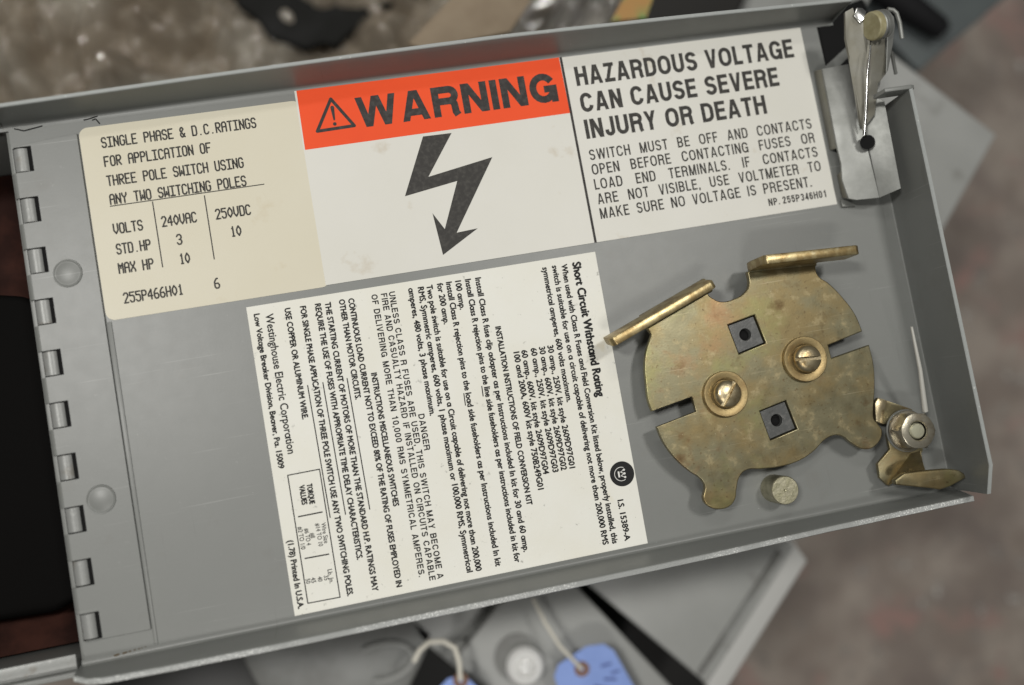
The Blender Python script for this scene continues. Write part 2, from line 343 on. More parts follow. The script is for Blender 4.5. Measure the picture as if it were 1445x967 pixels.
# grotesque capitals drawn as monoline strokes (printed lettering)
def arc(cx, cy, rx, ry, a0, a1, n=9):
    return [(cx+rx*math.cos(math.radians(a0+(a1-a0)*i/n)), cy+ry*math.sin(math.radians(a0+(a1-a0)*i/n))) for i in range(n+1)]
GW = dict(A=.86, B=.76, C=.82, D=.78, E=.68, F=.64, G=.84, H=.78, I=.0, J=.62, K=.80, L=.62, M=.92, N=.78, O=.86, P=.74, R=.80, S=.76, T=.70, U=.78, V=.80, W=1.20, X=.78, Y=.78, Z=.70)
def strokes(ch, w, h, t):
    L, R, B, T_ = t/2, w-t/2, t/2, h-t/2; mx = (L+R)/2; rx = (R-L)/2; ry = min(rx*1.15, (T_-B)/2)
    S_ = []; D_ = []
    def dg(x0, y0, x1, y1, tt=None):                 # bar with level ends, x = centre
        k = (tt or t*1.06)/2; k *= math.hypot(x1-x0, y1-y0)/abs(y1-y0) if y1 != y0 else 1
        D_.append([(x0-k, y0), (x0+k, y0), (x1+k, y1), (x1-k, y1)])
    th = t*.92
    if ch in 'O0': S_.append(arc(mx, T_-ry, rx, ry, 0, 180)+arc(mx, B+ry, rx, ry, 180, 360)+[(R, T_-ry)])
    elif ch in 'CG':
        yt = h*.70; yb = h*.33
        a0 = math.degrees(math.asin(min(.9, (yt-(T_-ry))/ry))) if yt > T_-ry else 0
        a1 = math.degrees(math.asin(min(.9, ((B+ry)-yb)/ry))) if yb < B+ry else 0
        top = ([] if yt > T_-ry else [(R, yt)])+arc(mx, T_-ry, rx, ry, a0, 180)
        if ch == 'C': S_.append(top+arc(mx, B+ry, rx, ry, 180, 360-a1)+([] if yb < B+ry else [(R, yb)]))
        else: S_.append(top+arc(mx, B+ry, rx, ry, 180, 340)); S_.append([(mx+t*.1, h*.46), (R, h*.46)]); S_.append([(R, h*.46+t/2), (R, 0)])
    elif ch == 'D':
        S_.append([(L, 0), (L, h)]); q = min(rx*1.2, (T_-B)/2); S_.append([(L, T_)]+arc(R-rx*1.1, T_-q, rx*1.1, q, 90, 0)+arc(R-rx*1.1, B+q, rx*1.1, q, 0, -90)+[(L, B)])
    elif ch in 'PRB':
        M_ = h*(.50 if ch != 'P' else .45); q = (T_-M_)/2; k = min(q, rx*1.2); S_.append([(L, 0), (L, h)])
        xr = R-(t*.15 if ch == 'B' else 0)
        S_.append([(L, T_)]+arc(xr-k, M_+q, k, q, 90, -90)+[(L, M_)])
        if ch == 'B': q2 = (M_-B)/2; k = min(q2, rx*1.2); S_.append([(L, M_)]+arc(R-k, B+q2, k, q2, 90, -90)+[(L, B)])
        if ch == 'R': S_.append([(mx, M_)]+arc(R-t*.55-rx*.25, M_-h*.15, rx*.25+t*.35, h*.15, 90, 0, 5)+[(R-t*.15, h*.12), (R+t*.1, 0)])
    elif ch == 'E': S_ += [[(L, 0), (L, h)], [(L, T_), (w, T_)], [(L, h*.52), (w*.94, h*.52)], [(L, B), (w, B)]]
    elif ch == 'F': S_ += [[(L, 0), (L, h)], [(L, T_), (w, T_)], [(L, h*.50), (w*.90, h*.50)]]
    elif ch == 'L': S_ += [[(L, 0), (L, h)], [(L, B), (w, B)]]
    elif ch == 'H': S_ += [[(L, 0), (L, h)], [(R, 0), (R, h)], [(L, h*.53), (R, h*.53)]]
    elif ch == 'I': S_.append([(t/2, 0), (t/2, h)])
    elif ch == 'T': S_ += [[(0, T_), (w, T_)], [(w/2, 0), (w/2, T_)]]
    elif ch == 'U': S_.append([(L, h)]+arc(mx, B+ry, rx, ry, 180, 360)+[(R, h)])
    elif ch == 'J': S_.append([(R, h)]+arc(mx, B+ry*.9, rx, ry*.9, 360, 175)+[(L, h*.34)])
    elif ch == 'S':
        M_ = h*.51; q = (T_-M_)/2; q2 = (M_-B)/2
        S_.append(arc(mx, M_+q, rx, q, 12, 90)+arc(mx, M_+q, rx*.97, q, 90, 240)+arc(mx, M_-q2, rx, q2, 62, -90)+arc(mx, B+q2, rx, q2, -90, -170))
    elif ch == 'A': dg(t*.55, 0, w/2-t*.12, h, th); dg(w-t*.55, 0, w/2+t*.12, h, th); S_.append([(w*.24, h*.28), (w*.76, h*.28)])
    elif ch == 'V': dg(t*.55, h, w/2-t*.1, 0, th); dg(w-t*.55, h, w/2+t*.1, 0, th)
    elif ch == 'W':
        for a, b, p, q in ((t*.5, w*.27, h, 0), (w/2-t*.05, w*.27, h, 0), (w/2+t*.05, w*.73, h, 0), (w-t*.5, w*.73, h, 0)): dg(a, p, b, q, th)
    elif ch == 'M': S_ += [[(L, 0), (L, h)], [(R, 0), (R, h)]]; dg(L+t*.1, h, w/2, 0, th); dg(R-t*.1, h, w/2, 0, th)
    elif ch == 'N': S_ += [[(L, 0), (L, h)], [(R, 0), (R, h)]]; dg(L+t*.1, h, R-t*.1, 0, th*1.05)
    elif ch == 'Z': S_ += [[(w*.05, T_), (w, T_)], [(0, B), (w, B)]]; dg(w-t*.75, T_, t*.75, B, th)
    elif ch == 'Y': dg(t*.55, h, w/2, h*.42, th); dg(w-t*.55, h, w/2, h*.42, th); S_.append([(w/2, 0), (w/2, h*.46)])
    elif ch == 'X': dg(t*.55, h, w-t*.55, 0, th); dg(w-t*.55, h, t*.55, 0, th)
    elif ch == 'K': S_.append([(L, 0), (L, h)]); dg(w-t*.6, h, L+t*.3, h*.38, th); dg(w-t*.5, 0, w*.38, h*.58, th)
    elif ch == '1': S_ += [[(w*.62, 0), (w*.62, h)], [(w*.22, h*.74), (w*.62, h*.80)]]
    elif ch == '2': S_.append([(L, h*.68)]+arc(mx, T_-ry*.8, rx, ry*.8, 175, -20)+[(mx, h*.36), (L, B+t*.3), (L, B), (w, B)])
    elif ch == '3': q = (h*.52-B)/2; q1 = (T_-h*.52)/2; S_.append(arc(mx, h*.52+q1, rx, q1, 165, -90)); S_.append(arc(mx, B+q, rx, q, 90, -165))
    elif ch == '4': S_ += [[(w*.72, 0), (w*.72, h)], [(0, h*.27), (w, h*.27)]]; dg(w*.70, h, t*.7, h*.27, th)
    elif ch == '5': q = h*.29; S_.append([(w*.94, T_), (L+t*.1, T_), (L, h*.50)]+arc(mx, B+q, rx, q, 125, -165))
    elif ch in '68':
        q = h*.27; S_.append(arc(mx, B+q, rx, q, 0, 360, 18))
        if ch == '6': S_.append([(L, B+q)]+[(L, T_-ry)]+arc(mx, T_-ry, rx, ry, 180, 25))
        else: q1 = (T_-B-2*q)/2; S_.append(arc(mx, T_-q1, rx*.92, q1, 0, 360, 18))
    elif ch == '.': D_.append([(0, 0), (t, 0), (t, t), (0, t)])
    elif ch == ',': D_.append([(0, 0), (t*.2, -t*.9), (t*.7, -t*.9), (t, 0), (t, t), (0, t)])
    return S_, D_
def ribbon(pts, t):
    P_ = [Vector((*p, 0)) for i, p in enumerate(pts) if i == 0 or math.dist(p, pts[i-1]) > 1e-4]
    closed = (P_[0]-P_[-1]).length < 1e-3 and len(P_) > 3
    if closed: P_ = P_[:-1]
    n = len(P_); A = []; Bq = []
    for i in range(n):
        a = P_[i-1] if (i > 0 or closed) else None; b = P_[(i+1) % n] if (i < n-1 or closed) else None
        d1 = (P_[i]-a).normalized() if a is not None else None; d2 = (b-P_[i]).normalized() if b is not None else None
        d1 = d1 or d2; d2 = d2 or d1
        n1 = Vector((-d1.y, d1.x, 0)); n2 = Vector((-d2.y, d2.x, 0)); m_ = (n1+n2)
        m_ = m_.normalized() if m_.length > .2 else n1
        k = t/2/max(m_.dot(n1), .45); A.append(P_[i]+m_*k); Bq.append(P_[i]-m_*k)
    fs = [(i, (i+1) % n, n+(i+1) % n, n+i) for i in range(n if closed else n-1)]
    me = bpy.data.meshes.new('r'); me.from_pydata(A+Bq, [], fs); return me
def grot(s, x0, x1, y, cap, t, sx=None, sp=.17, word=.42):
    """returns placed pieces for a line of capitals between x0 and x1"""
    def adv(c): return {'I': t/cap, '.': t/cap*1.0, ',': t/cap}.get(c, None)
    def wid(c, k):
        if c in 'I.,': return t
        return (GW.get(c, .66))*cap*k
    W_ = x1-x0; nw = s.count(' ')
    def total(k, ws): 
        tot = 0
        for i, c in enumerate(s):
            if c == ' ': tot += ws; continue
            tot += wid(c, k)+(sp*cap*k if i < len(s)-1 and s[i+1] != ' ' else 0)
        return tot
    if sx is None:
        k = 1.0
        for _ in range(30): k *= W_/total(k, word*cap*k)
        ws = word*cap*k
    else:
        k = sx; ws = (W_-total(k, 0))/max(nw, 1)
    out = []; x = x0; z = 0
    for i, c in enumerate(s):
        if c == ' ': x += ws; continue
        cw = wid(c, k); S_, D_ = strokes(c, cw, cap, t)
        for q in S_: out.append((ribbon(q, t), T(x, y)))
        for q in D_: out.append((poly_me(q), T(x, y)))
        x += cw+(sp*cap*k if i < len(s)-1 and s[i+1] != ' ' else 0)
    return out

# cream ratings sticker (lies under the warning sticker)
rate = flat('ratings_sticker', corners(-535, -235, 119.5, 386.5, 12), .55, M_paper_c, door, .4)
rate['label'] = 'cream sticker with typed single phase and D.C. ratings table'
F57 = {
'A': "01110 10001 10001 11111 10001 10001 10001", 'C': "01110 10001 10000 10000 10000 10001 01110", 'D': "11110 10001 10001 10001 10001 10001 11110",
'E': "11111 10000 10000 11110 10000 10000 11111", 'F': "11111 10000 10000 11110 10000 10000 10000", 'G': "01110 10001 10000 10011 10001 10001 01110",
'H': "10001 10001 10001 11111 10001 10001 10001", 'I': "11111 00100 00100 00100 00100 00100 11111", 'L': "10000 10000 10000 10000 10000 10000 11111",
'M': "10001 11011 10101 10101 10001 10001 10001", 'N': "10001 11001 11001 10101 10011 10011 10001", 'O': "01110 10001 10001 10001 10001 10001 01110",
'P': "11110 10001 10001 11110 10000 10000 10000", 'R': "11110 10001 10001 11110 10100 10010 10001", 'S': "01110 10001 10000 01110 00001 10001 01110",
'T': "11111 00100 00100 00100 00100 00100 00100", 'U': "10001 10001 10001 10001 10001 10001 01110", 'V': "10001 10001 10001 10001 10001 01010 00100",
'W': "10001 10001 10001 10101 10101 11011 10001", 'X': "10001 10001 01010 00100 01010 10001 10001", 'Y': "10001 10001 01010 00100 00100 00100 00100",
'&': "01100 10010 10100 01000 10101 10010 01101", '.': "00000 00000 00000 00000 00000 00000 00100", '0': "00100 01010 10001 10001 10001 01010 00100",
'1': "00100 01100 00100 00100 00100 00100 01110", '2': "01110 10001 00001 00010 00100 01000 11111", '3': "01110 10001 00001 00110 00001 10001 01110",
'4': "00010 00110 01010 10010 11111 00010 00010", '5': "11111 10000 11110 00001 00001 10001 01110", '6': "00110 01000 10000 11110 10001 10001 01110"}
def typed(s, x0, x1, y, cap=14.5):
    n = len(s); px = (x1-x0)/(6*n-1) if n > 1 else 7.2/5
    py = cap/6.6; out = []
    for i, ch in enumerate(s):
        if ch == ' ': continue
        g = F57[ch].split(); on = {(c, r) for r in range(7) for c in range(5) if g[r][c] == '1'}
        X = lambda c: x0+(6*i+c+.5)*px
        Y = lambda r: y+(6-r)*py+.6
        for c, r in on:
            out.append((disc_me(X(c), Y(r), 1.15, 8), I4))
            for dc, dr in ((1, 0), (0, 1), (1, 1), (-1, 1)):
                if (c+dc, r+dr) in on and not (dc and dr and ((c+dc, r) in on or (c, r+dr) in on)):
                    out.append((quad_me((X(c), Y(r)), (X(c+dc), Y(r+dr)), 2.2), I4))
    return out
for body in [[("SINGLE PHASE & D.C.RATINGS", -507.6, -300, 355.5)], [("FOR APPLICATION OF", -507.7, -365.4, 329)], [("THREE POLE SWITCH USING", -507.9, -325.5, 302)],
             [("ANY TWO SWITCHING POLES", -507.8, -325.8, 276)], [("VOLTS", -509, -470.5, 235.2), ("240VAC", -445.3, -398.9, 235.5), ("250VDC", -373.4, -326, 235)],
             [("STD.HP", -509, -464, 207), ("3", -429.5, -422, 208), ("10", -356.8, -343, 208)], [("MAX HP", -510, -464, 180.5), ("10", -429.3, -416, 181)],
             [("255P466H01", -509.3, -431, 139.5), ("6", -389.4, -382, 140.3)]]:
    it = []
    for b_ in body: it += typed(*b_)
    join('typed_lettering', it, .62, M_inkg, rate)
for p, q, wd in (((-508.9, 274), (-302, 274.6), 1.4), ((-453, 272.5), (-452.9, 180.4), 1.6), ((-384, 270.8), (-384.2, 180.7), 1.6)):
    join('table_rule', [(quad_me(p, q, wd), I4)], .62, M_inkg, rate)

# warning sticker
warn = flat('warning_sticker', [(518.5, 398), (-241, 400), (-242, 121.5), (519.5, 122.5)], 1.0, M_paper_w, door, .4)
warn['label'] = 'wide white sticker with an orange-red warning band, black bolt and hazard text'
flat('red_band', [(-238, 400), (-239.5, 314.5), (143, 315.5), (142, 399.5)], 1.12, M_red, warn, .1)
join('divider_line', [(quad_me((144.5, 399.5), (145.2, 122), 3.6), I4)], 1.16, M_ink, warn)
join('signal_lettering', grot("WARNING", -160.5, 130.5, 335.0, 44, 10.2, sp=.10), 1.2, M_ink, warn)
def tri(pts, wd):
    it = [(quad_me(pts[i], pts[(i+1) % 3], wd), I4) for i in range(3)]+[(disc_me(*p, wd/2, 16), I4) for p in pts]
    return it
it = tri([(-192.8, 382), (-218.5, 338.5), (-166.5, 339.5)], 4.6)
it += [(poly_me([(-195.4, 369.5), (-190.0, 369.5), (-191.4, 352), (-194.0, 352)]), I4), (disc_me(-192.7, 369.3, 2.7), I4), (disc_me(-192.7, 352, 1.3), I4), (disc_me(-193, 345.6, 2.6), I4)]
join('alert_symbol_print', it, 1.2, M_ink, warn)
flat('lightning_bolt', [(-73.7, 310.6), (-32.6, 310), (-76, 251.8), (19.3, 267.1), (-50.2, 166.6), (-19.5, 168.3), (-74.7, 138.1), (-79.2, 199.3), (-65.9, 174.3), (-36.6, 240), (-113.4, 229)], 1.16, M_inkg, warn, .08)
for s, x0, x1, y, cap, t, sx, sp in [("HAZARDOUS VOLTAGE", 160.8, 500, 353.6, 28.8, 5.5, None, .125), ("CAN CAUSE SEVERE", 161, 468, 313.4, 28.8, 5.5, None, .125), ("INJURY OR DEATH", 160.6, 440, 273.8, 28.8, 5.5, None, .125),
    ("SWITCH MUST BE OFF AND CONTACTS", 159.7, 504.8, 241.8, 15.8, 2.25, .72, .19), ("OPEN BEFORE CONTACTING FUSES OR", 159.3, 505, 220, 15.8, 2.25, .72, .19), ("LOAD END TERMINALS. IF CONTACTS", 159, 505.2, 198, 15.8, 2.25, .72, .19),
    ("ARE NOT VISIBLE, USE VOLTMETER TO", 159.4, 505.6, 176.2, 15.8, 2.25, .72, .19), ("MAKE SURE NO VOLTAGE IS PRESENT.", 159.3, 486, 154.6, 15.8, 2.25, .72, .19), ("NP. 255P346H01", 413.9, 506.2, 135.6, 10.8, 1.9, None, .19)]:
    join('hazard_lettering', grot(s, x0, x1, y, cap, t, sx, sp, .60), 1.2, M_inkg, warn)

# instruction sheet, pasted sideways: its lines run towards the lower flange
sheet = flat('instruction_sheet', [(142, 109), (-352.5, 108.5), (-353.5, -312.5), (139.5, -311.5)], .6, M_paper_s, door, .4)
sheet['label'] = 'off-white speckled instruction sheet pasted sideways below the warning sticker'
SHEET=[
('Short Circuit Withstand Rating',112.4,98.9,-97.4,11.5,1),
('When used with Class R Fuses and Field Conversion Kit listed below, properly installed, this',94.1,98.4,-303.0,8,0),
('switch is suitable for use on a circuit capable of delivering not more than 200,000 RMS',80.4,98.8,-301.9,8,0),
('symmetrical amperes, 600 volts maximum.',66.2,98.4,-96.9,8,0),
('30 amp., 250V, kit style 2609D97G01',53.1,-12.7,-188.9,8,0),
('30 amp., 600V, kit style 2609D97G02',41.0,-12.7,-189.5,8,0),
('60 amp., 250V, kit style 2609D97G03',28.8,-12.6,-190.1,8,0),
('60 amp., 600V, kit style 2609D97G04',15.2,-13.2,-190.2,8,0),
('100 and 200A, 600V kit style 750B249G01',3.8,-13.8,-209.9,8,0),
('INSTALLATION INSTRUCTIONS OF FIELD CONVERSION KIT',-15.6,25.9,-227.8,7.6,0),
('Install Class R fuse clip adapter as per Instructions included In kit for 30 and 60 amp.',-31.3,98.9,-289.9,8,0),
('Install Class R rejection pins to the line side fuseholders as per instructions included in kit for',-45.8,99.1,-301.7,8,0),
('100 amp.',-60.0,99.1,57.3,8,0),
('Install Class R rejection pins to the load side fuseholders as per Instructions included In kit',-73.0,99.4,-301.7,8,0),
('for 200 amp.',-85.8,99.8,40.5,8,0),
('Two pole switch is suitable for use on a Circuit capable of delivering not more than 200,000',-100.8,99.4,-302.7,8,0),
('RMS, Symmetric amperes, 600 volts, 1 phase maximum or 100,000 RMS, Symmetrical',-113.2,98.6,-302.1,8,0),
('amperes, 480 volts, 3 phase maximum.',-126.6,99.3,-81.7,8,0),
('DANGER',-142.8,-76.6,-127.2,7.8,2),
('UNLESS CLASS R FUSES ARE USED, THIS SWITCH MAY BECOME A',-154.4,98.3,-302.4,7.8,2),
('FIRE AND CASUALTY HAZARD IF INSTALLED ON CIRCUITS CAPABLE',-165.5,97.6,-302.4,7.8,2),
('OF DELIVERING MORE THAN 10,000 RMS SYMMETRICAL AMPERES.',-178.9,98.3,-294.8,7.8,2),
('INSTRUCTIONS MISCELLANEOUS SWITCHES',-196.8,-9.1,-194.8,7.6,0),
('CONTINUOUS LOAD CURRENT NOT TO EXCEED 80% OF THE RATING OF FUSES EMPLOYED IN',-210.8,98.2,-302.5,7.6,0),
('OTHER THAN MOTOR CIRCUITS.',-223.6,98.8,-41.9,7.6,0),
('THE STARTING CURRENT OF MOTORS OF MORE THAN THE STANDARD H.P. RATINGS MAY',-243.1,98.1,-301.6,7.6,0),
('REQUIRE THE USE OF FUSES WITH APPROPRIATE TIME DELAY CHARACTERISTICS.',-256.7,98.3,-256.1,7.6,0),
('FOR SINGLE PHASE APPLICATION OF THREE POLE SWITCH USE ANY TWO SWITCHING POLES.',-277.1,98.2,-301.2,7.6,0),
('USE COPPER OR ALUMINUM WIRE.',-298.1,98.8,-56.2,7.6,0),
('Westinghouse Electric Corporation',-323.4,94.8,-98.8,10,3),
('Low Voltage Breaker Division, Beaver, Pa. 15009',-339.8,97.7,-116.2,7.5,0),
('TORQUE',-307.0,-142.8,-170.8,7,0),
('VALUES',-317.1,-142.8,-169.8,7,0),
('Wire Size',-297.1,-198.0,-225.7,5.6,0),
('#14 TO 10',-305.0,-197.2,-228.3,5.6,0),
('#8',-313.7,-208.5,-215.6,5.6,0),
('#6 TO 4',-320.4,-201.1,-224.0,5.6,0),
('#2 TO 1/0',-328.5,-197.3,-228.0,5.6,0),
('Lb. In.',-298.6,-260.7,-279.5,5.6,0),
('35',-304.8,-267.7,-274.3,5.6,0),
('40',-313.2,-267.7,-274.4,5.6,0),
('45',-321.9,-267.0,-274.4,5.6,0),
('50',-329.1,-267.3,-274.0,5.6,0),
('(1.78) Printed In U.S.A.',-343.5,-212.6,-304.8,7.6,0),
('I.S. 15389-A',112.2,-244.3,-302.5,8,0),
]
RULES= [((-234.2, -10.1), (-233.1, -192.5)), ((-267.4, -10.2), (-266.2, -193.2)), ((-288.2, -10.5), (-287.0, -193.4)), ((-53.0, -53.0), (-53.5, -67.8)), ((-79.5, -58.6), (-80.1, -76.0)), ((-333.5, -126.6), (-290.6, -126.2)), ((-290.6, -126.2), (-291.1, -299.9)), ((-291.1, -299.9), (-334.1, -299.4)), ((-334.1, -299.4), (-333.5, -126.6)), ((-328.8, -183.9), (-295.7, -183.6)), ((-329.1, -240.3), (-296.1, -240.7))]
items = []
for s, x, y0, y1, h, style in SHEET:
    cap = h*1.08
    if style == 2:
        it = [(me, T(x-cap/2, y0, -90) @ M) for me, M in grot(s, 0, abs(y1-y0), 0, cap*1.04, 1.7, None, .16, .72)]
    else:
        s2 = s if s.isupper() else s.replace('a', 'o\u0131')
        wgt = {0: .52, 1: .85, 3: .34}[style] if cap > 6.5 else .14
        it = []
        for dx, dy in ((-1, 0), (1, 0), (0, 1), (0, -1)):
            it.append((text_me(s2, abs(y1-y0)-2*wgt, cap-wgt, 0), T(x-cap/2+dy*wgt, y0-wgt-dx*wgt, -90)))
    join('printed_lettering', it, .66, M_inks, sheet)
for a, b in RULES[:5]: join('underline_print', [(quad_me(a, b, 1.5), I4)], .66, M_inks, sheet)
join('torque_table_print', [(quad_me((a[0]+0, a[1]), b, 1.5), I4) for a, b in RULES[5:9]]+[(disc_me(*a, .75, 10), I4) for a, b in RULES[5:9]]+[(quad_me(a, b, 1.8), I4) for a, b in RULES[9:]], .66, M_inks, sheet)
lx, ly = 121.3, -209.5
join('round_emblem', [(disc_me(lx, ly, 17.6, 48), I4)], .66, M_inks, sheet)
it = [(ring_me(lx-1.2, ly, 9.2, 10.0, -300, -60), I4), (quad_me((lx-4.6, ly+4.2), (lx-4.6, ly-4.2), 2.4), I4)]
for dy in (5.2, 0, -5.2): it.append((disc_me(lx+3.6, ly+dy, 1.55, 16), I4))
for a, b in (((3, 5.2), (-1.8, 2.6)), ((-1.8, 2.6), (3, 0)), ((3, 0), (-1.8, -2.6)), ((-1.8, -2.6), (3, -5.2))):
    it.append((quad_me((lx+a[0], ly+a[1]), (lx+b[0], ly+b[1]), .9), I4))
join('emblem_logo', it, .70, M_white, sheet)

for k, pts in enumerate(([(-515.1, 395.9, 0), (-510.3, 397.2, 0), (-505.8, 389.5, 0)], [(-616.2, 398, 0), (-604.1, 393.3, 0), (-579.8, 396.8, 0)], [(-526.1, 397.4, 0), (-518.5, 398.3, 0), (-507, 400.7, 0)])):
    join('scratch_mark', [(quad_me(p[:2], q[:2], 1.6), I4) for p, q in zip(pts, pts[1:])], .5, M_black, door)
rust = mat('rust_stain', (.10, .075, .045), .8)
join('rust_smear', [(disc_me(-588+i*5+random.Random(i).random()*3, -316+.4*i, 2.6-.2*i, 10, .6), I4) for i in range(9)], .5, rust, door)

# ------------------------------------------------------------------ round operating plate
ZP = 44
disc_out = [(285.9, 27.7, 44, 'c'), (183, -12.6, 44, 'c'), (188.7, -24.4, 44, 'c'), (178.6, -42.3, 44), (171.9, -60.7, 44), (167.9, -90.3, 44), (166.5, -113.7, 44), (168.8, -129.2, 44, 'c'), (229.3, -119.2, 44, 'c'), (230.9, -140.3, 44, 'c'), (171.6, -151.2, 44, 'c'), (175.2, -169, 44), (182.4, -186.6, 44), (193.1, -204.4, 44), (206.1, -219.7, 44), (219.9, -233.8, 44), (223.1, -244.2, 44), (217.7, -260.3, 44), (222.7, -271.1, 44), (237.8, -278.2, 44), (252.9, -276.8, 44), (262.2, -268.8, 44), (267.3, -254.7, 44), (274.9, -239.8, 44), (285.3, -233.1, 44), (307.6, -235.1, 44), (334.6, -237.1, 44), (362.7, -234.5, 44), (387.8, -225.2, 44), (409.2, -211.6, 44), (423.8, -209, 44), (434.7, -212.8, 44), (446.2, -224.5, 44), (462.5, -235.9, 44), (478.3, -234.8, 44), (493.8, -216, 44), (489.7, -204.2, 44), (485.7, -196.8, 44), (488, -181.7, 44), (495.5, -156.4, 44), (501.6, -121.8, 44), (501, -92.1, 44, 'c'), (441.3, -101.2, 44, 'c'), (440.2, -82.3, 44, 'c'), (495, -71.4, 44, 'c'), (489.6, -45.8, 44), (474.6, -16.3, 44), (460.1, 4.1, 44), (445.5, 19.9, 44), (445.9, 37.4, 44, 'c'), (343.6, 40.2, 44, 'c'), (341.9, 20.9, 44), (332.5, 10.8, 44), (315.7, 5.1, 44), (298.1, 4.4, 44), (288.1, 9.2, 44), (280, 21.1, 44)]
sq = [[(300, -29.5, 44, 'c'), (341.6, -21.8, 44, 'c'), (349.9, -64, 44, 'c'), (307.7, -72.6, 44, 'c')], [(321.7, -156.1, 44, 'c'), (362.5, -148, 44, 'c'), (370.7, -190.2, 44, 'c'), (328.5, -198.7, 44, 'c')]]
op = plate('operating_plate', disc_out, ZP, 10, M_cad, door, sq, bev=1.4, res=8)
op['label'] = 'round yellow-zinc plate with two folded tabs, two slots and two ears'
# folded tabs, standing up from the plate
lt = [(285.4, 25.5, 44), (183.2, -11.3, 44)]
# left tab: vertical strip along the fold
a = Vector((lt[0][0], lt[0][1], ZP-7)); b = Vector((lt[1][0], lt[1][1], ZP-7)); d = (b-a).normalized(); nrm = Vector((-d.y, d.x, 0)); nrm = nrm if nrm.y > 0 else -nrm
def tabpts(p, q, d, l0, l1, h0, h1, r=5):
    A = p-d*l0; B = q+d*l1
    return [p+Vector((0, 0, 0)), q, q+Vector((0, 0, h0)), B+Vector((0, 0, h0)), B+Vector((0, 0, h1-r))-d*0, B+Vector((0, 0, h1))-d*r, A+Vector((0, 0, h1))+d*r, A+Vector((0, 0, h1-r)), A+Vector((0, 0, h0)), p+Vector((0, 0, h0))]
a -= nrm*2; b -= nrm*2
slab('tab', [p+nrm*8*(1-(p.z-a.z)/38) for p in tabpts(a, b, d, -2, 62, 7, 38)], nrm*11.5, M_cade, op, 1.4)
tube('fold', [a+Vector((0, 0, 6)), b+Vector((0, 0, 6))], 3.2, M_cad, op)
rt = [(346.4, 42.5, 44), (446.3, 37.4, 44)]
a = Vector((rt[0][0], rt[0][1], ZP-7)); b = Vector((rt[1][0], rt[1][1], ZP-7)); d = (b-a).normalized(); nrm = Vector((-d.y, d.x, 0)); nrm = nrm if nrm.y > 0 else -nrm
a -= nrm*2; b -= nrm*2
slab('tab', tabpts(a, b, d, 0, 40, 16, 62), nrm*13, M_cade, op, 1.6)
tube('fold', [a+Vector((0, 0, 6)), b+Vector((0, 0, 6))], 3.2, M_cad, op)
# posts seen through the square holes
for q in sq:
    cx = sum(p[0] for p in q)/4; cy = sum(p[1] for p in q)/4
    qq = [(cx+(p[0]-cx)*.93, cy+(p[1]-cy)*.93, 0, 'c') for p in q]
    pst = plate('square_post', qq, ZP-4, 30, M_dark, op, [circle(cx-1, cy, 8.6)], bev=.6)
    lathe('post_bore', [(0, 0), (8.8, 0)], (cx-1, cy, 30), M_black, op)
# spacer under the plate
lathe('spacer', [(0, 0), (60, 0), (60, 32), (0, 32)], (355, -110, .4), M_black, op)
# screws with washers
for (cx, cy), ang in (((399.9, -95.8), -6), ((275.7, -123.7), 52)):
    lathe('washer', [(12, 0), (31.0, 0), (32, .6), (32, 5.6), (31.2, 6.4), (22, 6.4), (20.5, 5.6), (19.5, 3), (12, 3)], (cx, cy, ZP), M_wash, op, n=64)
    bm = bmesh.new(); lathe_bm(bm, [(0, 0), (18.2, 0), (19.2, 3), (19.4, 8), (18.4, 11.5), (15.8, 14), (11.5, 15.6), (6, 16.5), (0, 16.8)], (0, 0, 0), n=48)
    head = bmobj('tmp', bm, M_screw, None, 40)
    bm = bmesh.new(); bmesh.ops.create_cube(bm, size=1, matrix=Matrix.Diagonal((60*S, 5.0*S, 14*S, 1)) )
    cut = bmobj('tmp2', bm, M_screw, None); cut.location = (0, 0, 16.5*S)
    cut.rotation_euler = (0, 0, math.radians(ang))
    mod = head.modifiers.new('b', 'BOOLEAN'); mod.object = cut; mod.operation = 'DIFFERENCE'; mod.solver = 'EXACT'
    bpy.context.view_layer.update()
    me = bpy.data.meshes.new_from_object(head.evaluated_get(bpy.context.evaluated_depsgraph_get()))
    bpy.data.objects.remove(head); bpy.data.objects.remove(cut)
    me.transform(Matrix.Translation((cx*S, cy*S, (ZP+4.6)*S))); me.name = 'screw_head'; finish(me, 32)
    put(link(me, 'screw_head', M_screw), op)
# plain round stop pin on the cover
px_, py_ = (337.1, -270.9)
lathe('stop_pin', [(20, 0), (20, 38.5), (18.8, 40), (2.2, 40.1), (1.2, 39.2), (0, 39)], (px_, py_, 0.2), mat('dull_pin_steel', (.50, .47, .34), .42, .85, var=[((.38, .36, .24), 500, .4, .6)], bump=.3, bscale=1800, rvar=.08), door, n=56)

